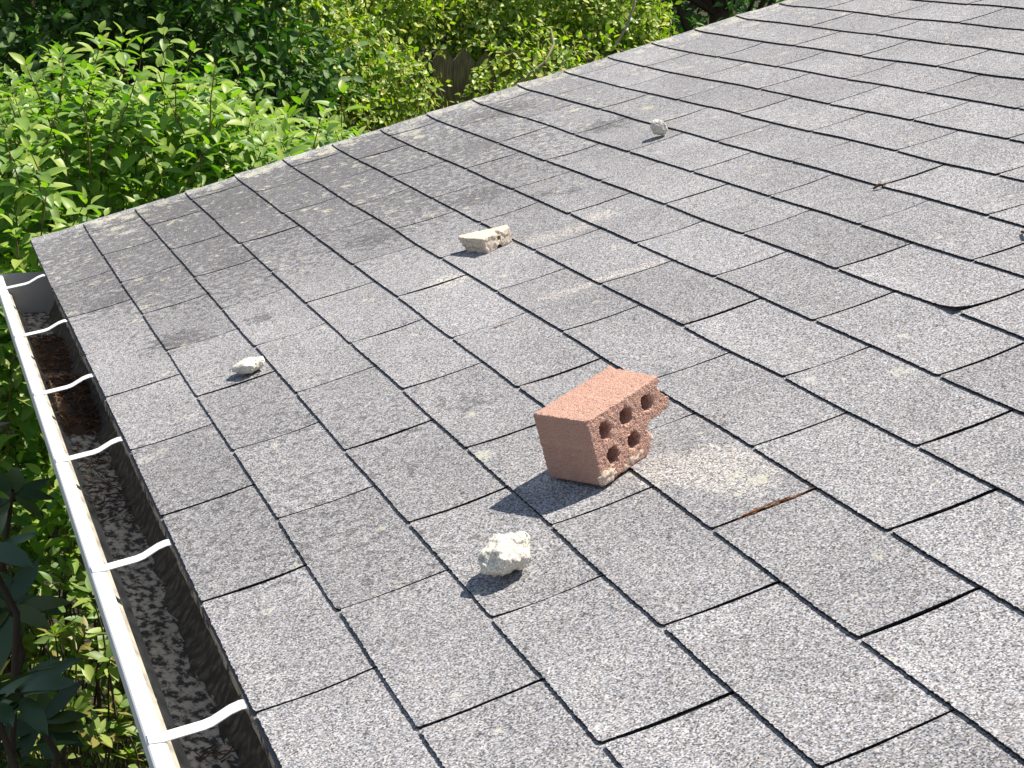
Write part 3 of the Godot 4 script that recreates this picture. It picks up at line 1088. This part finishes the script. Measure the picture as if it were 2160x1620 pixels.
func silt_and_crumbs() -> void:
	var st := begin(0)
	var z0 := -0.44
	for j in 130:
		for i in 6:
			var p := []
			for c in [[0, 0], [1, 0], [1, 1], [0, 1]]:
				var t: float = (i + c[0]) / 6.0
				var z: float = z0 + (j + c[1]) * 0.025
				var edge := -0.002 + 0.018 * rough.get_noise_1d(z * 6.0)
				var x := lerpf(edge, 0.027, t)
				var y := -0.1265 + 0.036 * t * t + (0.007 * rough.get_noise_2d(x * 90.0, z * 40.0) if t > 0.01 else 0.0)
				p.append(EAVE + Vector3(x, y, z))
			quad(st, p[0], p[1], p[2], p[3], Vector3.UP)
	var sm := StandardMaterial3D.new()
	sm.albedo_texture = noise_tex(512, FastNoiseLite.TYPE_SIMPLEX, 0.03, [[0.0, Color(0.012, 0.012, 0.011)], [0.45, Color(0.025, 0.023, 0.02)], [0.6, Color(0.05, 0.045, 0.037)], [0.75, Color(0.10, 0.088, 0.07)], [1.0, Color(0.18, 0.16, 0.13)]], 81, 6)
	sm.uv1_triplanar = true
	sm.uv1_scale = Vector3(3, 3, 3)
	sm.roughness = 0.95
	var o := part("gutter_silt", done(st), sm, self)
	o.set_meta("label", "dark damp silt banked along the back of the gutter")
	o.set_meta("category", "silt")
	o.set_meta("kind", "stuff")
	for s in [["pale mortar crumbs scattered on the shingle right of the red brick", 1.80, 0.575, 36, 0.045, Color(0.66, 0.58, 0.47)], ["white crumbs scattered around the nearest mortar lump", 1.90, 0.32, 16, 0.05, Color(0.72, 0.68, 0.6)]]:
		st = begin()
		for i in s[3]:
			var u: float = s[1] + rng.randfn(0.0, s[4])
			var v: float = s[2] + rng.randfn(0.0, s[4] * 0.8)
			var r := rng.randf_range(0.0005, 0.0015)
			var f := Transform3D(Basis(unit(), rng.randf() * TAU).scaled(Vector3(r, r * 0.8, r * 1.3)), roof(u, v, roof_top(u, v) + r * 0.4))
			var c := [Vector3(1, 0, 0), Vector3(0, 0, 1), Vector3(-1, 0, 0.2), Vector3(0, 0.1, -1)]
			for k in 4:
				var a: Vector3 = c[k]
				var b: Vector3 = c[(k + 1) % 4]
				for y in [1.0, -0.8]:
					quad(st, f * a, f * b, f * Vector3(0.1, y, 0.1), f * Vector3(0.1, y, 0.1), f.basis * (a + b + Vector3(0, y, 0)))
		o = part(numbered("mortar_crumbs"), done(st), mat(s[5], 0.95), self)
		o.set_meta("label", s[0])
		o.set_meta("category", "crumbs")
		o.set_meta("kind", "stuff")

func plants() -> void:
	var bark := mat(Color(0.09, 0.065, 0.045), 0.9)
	var red_stem := mat(Color(0.17, 0.10, 0.05), 0.7)
	# --- broad-leaved shrub past the corner of the roof
	var broad := leaf_mesh(0.50, 8, 0.36, 0.26, 0.80, 0.05)
	var bright := [Color(0.44, 0.54, 0.12), Color(0.33, 0.46, 0.095), Color(0.25, 0.38, 0.085), Color(0.17, 0.29, 0.075)]
	var sh := thing("broadleaf_shrub", "tall bright green shrub with pointed opposite leaves past the roof corner", "shrub", Vector3(0.45, 0.0, -2.2))
	var frames := []
	var tints := []
	var st := begin(0)
	for i in 1150:
		var x := rng.randf_range(-1.35, 1.42)
		var z := rng.randf_range(-3.3, -1.02)
		var zf := z
		if x > 0.2 and z > -1.7:
			z -= 0.45
		var top := 2.55 + 0.16 * sin(x * 2.3 + 0.4) + 0.1 * sin(z * 3.1) - 0.10 * maxf(0.0, x - 0.3) - 0.22 * maxf(0.0, -x)
		top -= 0.62 * pow(clampf((zf + 1.7) / 0.7, 0.0, 1.0), 1.5)
		top += rough.get_noise_2d(x * 1.6, z * 1.6) * 0.16
		var y := top - absf(rng.randfn(0.0, 0.12)) if i % 3 else top - rng.randf_range(0.1, 1.3)
		var tip := Vector3(x, y, z)
		var axis := (Vector3(0, 1.0, 0) + unit() * 0.5 + Vector3(0.1, 0, 0.25)).normalized()
		shoot(frames, tints, st, tip, axis, rng.randf_range(0.14, 0.26), 6, 0.076, 4)
	for i in 4600:
		var x := rng.randf_range(-1.35, 1.42)
		var z := rng.randf_range(-3.3, -1.02)
		var zf := z
		if x > 0.2 and z > -1.7:
			z -= 0.45
		var y := rng.randf_range(1.5, 2.42) - 0.22 * maxf(0.0, -x) - 0.6 * pow(clampf((zf + 1.7) / 0.7, 0.0, 1.0), 1.5)
		frames.append(leaf_frame(Vector3(x, y, z), (unit() + Vector3(0, 0.1, 0.25)).normalized(), Vector3(0.2, 1, 0.35) + unit() * 0.5, rng.randf_range(0.042, 0.078)))
		tints.append(rng.randi() % 4)
	# front face, falling towards the gutter's end
	for i in 170:
		var x := rng.randf_range(-0.75, 0.25)
		var y := rng.randf_range(1.5, 2.25)
		var tip := Vector3(x, y, -1.05 - rng.randf_range(0.0, 0.5))
		var axis := (Vector3(-0.1, 0.7, 0.8) + unit() * 0.5).normalized()
		shoot(frames, tints, st, tip, axis, rng.randf_range(0.14, 0.24), 6, 0.076, 4)
	# a few shoots that stand above the rest
	for s in [[0.10, 2.72, -1.9, -0.35], [0.42, 2.76, -2.1, -0.1], [0.55, 2.70, -2.1, 0.25], [0.72, 2.66, -2.3, 0.1], [1.22, 2.58, -2.4, 0.05], [1.05, 2.55, -2.3, -0.1]]:
		shoot(frames, tints, st, Vector3(s[0], s[1], s[2]), Vector3(s[3], 1, 0.1).normalized(), 0.30, 4, 0.10, 2)
	var twigs := part("twigs", done(st), red_stem, sh)
	twigs.position = -sh.position
	twigs.set_meta("kind", "stuff")
	for i in 9:
		st = begin(0)
		var a := Vector3(rng.randf_range(-0.4, 0.4), 0, rng.randf_range(-0.4, 0.4))
		var b := Vector3(rng.randf_range(-1.3, 0.8), rng.randf_range(1.9, 2.25), rng.randf_range(-0.8, 0.8))
		add_tube(st, [a, a.lerp(b, 0.5) + unit() * 0.12, b], [0.02, 0.014, 0.006], 6)
		part("stem", done(st), bark, sh)
	foliage(sh, broad, frames, tints, Color(0.75, 0.95, 0.2), 0.42, bright)
	# --- rhododendron under the eave
	var strap := leaf_mesh(0.36, 6, 0.12, 0.22, 0.95)
	var deep := [Color(0.055, 0.11, 0.04), Color(0.045, 0.09, 0.035), Color(0.075, 0.12, 0.03), Color(0.09, 0.12, 0.025)]
	var rh := thing("rhododendron", "dark rhododendron with long leathery leaves below the gutter", "shrub", Vector3(-0.35, 0.0, 0.2))
	frames = []
	tints = []
	st = begin(0)
	for i in 60:
		var tip := Vector3(rng.randf_range(-0.62, -0.08), rng.randf_range(1.15, 2.02), rng.randf_range(-0.75, 1.25))
		tip.y -= 0.25 * maxf(0.0, tip.x + 0.2)
		if i < 8:
			tip = [Vector3(-0.22, 1.98, 0.95), Vector3(-0.16, 1.80, 0.55), Vector3(-0.20, 2.05, 0.45), Vector3(-0.26, 1.88, 0.15), Vector3(-0.15, 1.62, 0.75), Vector3(-0.22, 2.12, -0.05), Vector3(-0.14, 1.72, -0.1), Vector3(-0.17, 1.5, 0.4)][i]
		var axis := (Vector3(0, 1, 0.1) + unit() * 0.45).normalized()
		var side := axis.cross(unit()).normalized()
		add_tube(st, [Vector3(-0.35 + rng.randf_range(-0.15, 0.15), 0.6, 0.2 + (tip.z - 0.2) * 0.5), tip - axis * 0.18, tip], [0.011, 0.007, 0.005], 5)
		var n := 7 + rng.randi() % 4
		for k in n:
			side = side.rotated(axis, TAU / n + rng.randf_range(-0.25, 0.25))
			var d := (side + axis * rng.randf_range(-0.25, 0.45)).normalized()
			frames.append(leaf_frame(tip - axis * rng.randf_range(0.0, 0.04), d, axis + unit() * 0.15, rng.randf_range(0.09, 0.135)))
			tints.append(rng.randi() % 4)
	twigs = part("branches", done(st), bark, rh)
	twigs.position = -rh.position
	foliage(rh, strap, frames, tints, Color(0.4, 0.5, 0.1), 0.35, deep)
	# --- small light shrub with leaf whorls in the sun beyond the wall
	var slim := leaf_mesh(0.34, 5, 0.2, 0.12, 0.9)
	var lime := [Color(0.38, 0.46, 0.11), Color(0.28, 0.38, 0.09), Color(0.2, 0.3, 0.08), Color(0.32, 0.28, 0.08)]
	var az := thing("whorled_shrub", "low light green shrub with whorled narrow leaves seen past the gutter's near end", "shrub", Vector3(0.0, 0.0, -1.5))
	frames = []
	tints = []
	st = begin(0)
	for i in 240:
		var tip := Vector3(rng.randf_range(-0.3, 0.5), 0.0, rng.randf_range(-1.7, -0.82))
		tip.y = rng.randf_range(0.5, 1.4)
		var axis := (Vector3(0, 1, 0.2) + unit() * 0.5).normalized()
		var side := axis.cross(unit()).normalized()
		add_tube(st, [tip - axis * 0.25 - Vector3(0, 0.15, 0), tip - axis * 0.12, tip], [0.004, 0.003, 0.002], 4)
		if i % 12 == 0:
			add_tube(st, [Vector3(tip.x * 0.3, 0.0, -1.5 + (tip.z + 1.5) * 0.3), tip - axis * 0.25], [0.008, 0.004], 4)
		for k in 9:
			side = side.rotated(axis, TAU / 9.0 * 1.6 + rng.randf_range(-0.2, 0.2))
			var d := (side + axis * rng.randf_range(0.1, 0.9)).normalized()
			frames.append(leaf_frame(tip - axis * rng.randf_range(0.0, 0.03), d, axis + unit() * 0.2, rng.randf_range(0.055, 0.085)))
			tints.append(rng.randi() % 4)
	for i in 900:
		frames.append(leaf_frame(Vector3(rng.randf_range(-0.4, 0.7), rng.randf_range(0.1, 1.1), rng.randf_range(-2.4, -0.85)), (unit() + Vector3(0, 0.2, 0.2)).normalized(), Vector3(0.2, 1, 0.3) + unit() * 0.5, rng.randf_range(0.05, 0.085)))
		tints.append(1 + rng.randi() % 2)
	twigs = part("branches", done(st), bark, az)
	twigs.position = -az.position
	foliage(az, slim, frames, tints, Color(0.7, 0.9, 0.2), 0.45, lime)
	# --- trees
	var leaflet := leaf_mesh(0.48, 3, 0.2, 0.1, 0.9)
	var dark := [Color(0.105, 0.20, 0.045), Color(0.08, 0.16, 0.04), Color(0.14, 0.245, 0.05), Color(0.09, 0.17, 0.045)]
	var mid := [Color(0.12, 0.23, 0.055), Color(0.09, 0.19, 0.045), Color(0.16, 0.28, 0.06), Color(0.08, 0.17, 0.05)]
	var back := Color(0.55, 0.8, 0.15)
	var cl := blob_clumps(170, Vector3(0.7, 4.7, -6.3), Vector3(2.2, 2.1, 1.9), 0.3)
	cl.append_array(blob_clumps(300, Vector3(0.75, 2.2, -5.7), Vector3(1.35, 1.35, 0.8), 0.2))
	var t1 := tree("shade_tree", "dark leafy tree behind the bright shrub, its low branches in shade", Vector3(0.6, 0, -7.2), cl, 56, 0.08, 0.26, leaflet, dark, back, 0.10, 300, bark)
	var pod := mat(Color(0.14, 0.19, 0.07), 0.6)
	for i in 6:
		st = begin(0)
		var p := Vector3(1.30 + i * 0.035 + rng.randf_range(-0.01, 0.01), 2.62 - 0.02 * i + rng.randf_range(-0.03, 0.03), -5.25) - t1.position
		add_tube(st, [p, p + Vector3(0.004, -0.05, 0), p + Vector3(0, -0.13, 0.005)], [0.003, 0.006, 0.002], 5)
		part("seed_pod", done(st), pod, t1)
	cl = blob_clumps(330, Vector3(5.9, 2.9, -9.3), Vector3(2.6, 2.9, 1.6), 0.3)
	tree("beyond_fence_tree", "dark tree behind the fence at the top of the roof edge", Vector3(6.4, 0, -9.9), cl, 60, 0.085, 0.34, leaflet, mid, back, 0.15, 120, bark)
	cl = blob_clumps(320, Vector3(2.7, 2.9, -9.6), Vector3(2.6, 2.9, 1.6), 0.3)
	tree("beyond_fence_tree", "dense tree behind the fence and the sunny vine", Vector3(2.9, 0, -10.5), cl, 60, 0.09, 0.34, leaflet, dark, back, 0.15, 120, bark)
	cl = blob_clumps(300, Vector3(-0.9, 2.7, -8.9), Vector3(2.4, 2.8, 1.4), 0.3)
	tree("beyond_fence_tree", "dark tree at the far left, behind the shade tree", Vector3(-1.9, 0, -9.3), cl, 60, 0.09, 0.34, leaflet, dark, back, 0.15, 60, bark)
	for t in [[-2.5, "tall tree in the back row behind the far left tree"], [2.2, "tall tree in the back row behind the sunny vine"], [7.0, "tall tree in the back row behind the top of the roof edge"]]:
		cl = blob_clumps(260, Vector3(t[0], 2.9, -13.5), Vector3(2.9, 3.0, 1.5), 0.2)
		tree("back_row_tree", t[1], Vector3(t[0], 0, -13.8), cl, 50, 0.13, 0.5, leaflet, dark, back, 0.16, 0, bark)
	# --- picket fence
	var wood := StandardMaterial3D.new()
	wood.albedo_texture = noise_tex(512, FastNoiseLite.TYPE_SIMPLEX, 0.02, [[0.0, Color(0.09, 0.065, 0.045)], [0.5, Color(0.19, 0.14, 0.095)], [1.0, Color(0.28, 0.22, 0.15)]], 71, 5)
	wood.uv1_triplanar = true
	wood.uv1_scale = Vector3(6, 0.6, 6)
	wood.roughness = 0.9
	var fe := thing("picket_fence", "weathered brown picket fence overgrown with vines", "fence", Vector3(0, 0, -6.9))
	st = begin()
	var outl := [Vector2(-0.068, 0.0), Vector2(0.068, 0.0), Vector2(0.068, 2.34), Vector2(0.0, 2.42), Vector2(-0.068, 2.34)]
	for zz in [0.0, 0.018]:
		var hint := Vector3(0, 0, 1.0 if zz > 0.01 else -1.0)
		quad(st, Vector3(-0.068, 0, zz), Vector3(0.068, 0, zz), Vector3(0.068, 2.34, zz), Vector3(-0.068, 2.34, zz), hint)
		quad(st, Vector3(-0.068, 2.34, zz), Vector3(0.068, 2.34, zz), Vector3(0.0, 2.42, zz), Vector3(0.0, 2.42, zz), hint)
	for i in 5:
		var a: Vector2 = outl[i]
		var b: Vector2 = outl[(i + 1) % 5]
		var h := Vector2(b.y - a.y, a.x - b.x)
		quad(st, Vector3(a.x, a.y, 0), Vector3(b.x, b.y, 0), Vector3(b.x, b.y, 0.018), Vector3(a.x, a.y, 0.018), Vector3(h.x, h.y, 0))
	var picket := done(st)
	for i in 62:
		var o := part("picket", picket, wood, fe)
		o.position = Vector3(-1.2 + i * 0.146, rng.randf_range(-0.02, 0.02), rng.randf_range(0.0, 0.006))
		o.rotation.z = rng.randf_range(-0.008, 0.008)
	for y in [0.4, 1.2, 2.0]:
		st = begin()
		add_box(st, Vector3(-1.3, y, -0.045), Vector3(7.9, y + 0.09, -0.004))
		part("rail", done(st), wood, fe)
	# --- vine in full sun over the fence
	var small := leaf_mesh(0.55, 3, 0.2, 0.1, 0.85)
	var sunny := [Color(0.50, 0.58, 0.11), Color(0.38, 0.50, 0.09), Color(0.26, 0.38, 0.08), Color(0.68, 0.66, 0.15)]
	var vi := thing("climbing_vine", "sunlit yellow-green vine heaped over the picket fence", "vine", Vector3(3.2, 0, -6.6))
	frames = []
	tints = []
	st = begin(0)
	for i in 66:
		var x := rng.randf_range(1.8, 4.45)
		var y := rng.randf_range(1.95, 2.95 + 0.2 * sin(x * 2.1 + 1.0))
		if absf(x - 3.0) < 0.40 and y < 2.6:
			continue
		var r := rng.randf_range(0.18, 0.36)
		var c := Vector3(x, y, -6.3 - 1.25 * (y - 2.0) + rng.randf_range(-0.38, 0.22))
		var n := int(4200.0 * r * r + 200)
		for k in n / 7:
			var o := unit()
			if o.z < -0.55:
				o.z = -o.z
			if o.y < -0.3:
				o.y *= 0.5
			o = o.normalized()
			var spray := (o.cross(unit()) + o * 0.35 + Vector3(0, -0.15, 0)).normalized()
			var root: Vector3 = c + o * r * rng.randf_range(0.62, 1.15)
			add_tube(st, [root - vi.position, root - vi.position + spray * 0.12], [0.0025, 0.001], 3)
			for q in 7:
				var al := q / 7.0
				var p := root + spray * 0.16 * al + unit() * 0.03 + Vector3(0, -0.03 * al * al, 0)
				var d := (spray * 0.6 + unit() * 0.9).normalized()
				frames.append(leaf_frame(p, d, o * 0.6 + Vector3(0.5, 0.8, 0.3) + unit() * 0.3, rng.randf_range(0.036, 0.062)))
				tints.append(3 if q > 4 and rng.randf() < 0.5 else rng.randi() % 3)
	var tw := part("tendrils", done(st), red_stem, vi)
	tw.set_meta("kind", "stuff")
	for b in [[Vector3(3.24, 2.20, -6.22), Vector3(3.36, 2.32, -6.18), Vector3(3.47, 2.40, -6.18), Vector3(3.53, 2.50, -6.22), Vector3(3.54, 2.58, -6.3)], [Vector3(4.05, 2.45, -6.5), Vector3(4.13, 2.58, -6.5), Vector3(4.18, 2.72, -6.5), Vector3(4.2, 2.9, -6.55)]]:
		st = begin(0)
		var pts := []
		for p in b:
			pts.append(p - vi.position)
		var rad := [0.008, 0.0085, 0.008, 0.007, 0.006]
		add_tube(st, pts, rad.slice(0, pts.size()), 7)
		var bs := part("bare_stem", done(st), mat(Color(0.38, 0.31, 0.22), 0.8), vi)
		bs.set_meta("label", "pale bare vine stem")
	foliage(vi, small, frames, tints, Color(0.8, 0.95, 0.15), 0.4, sunny)
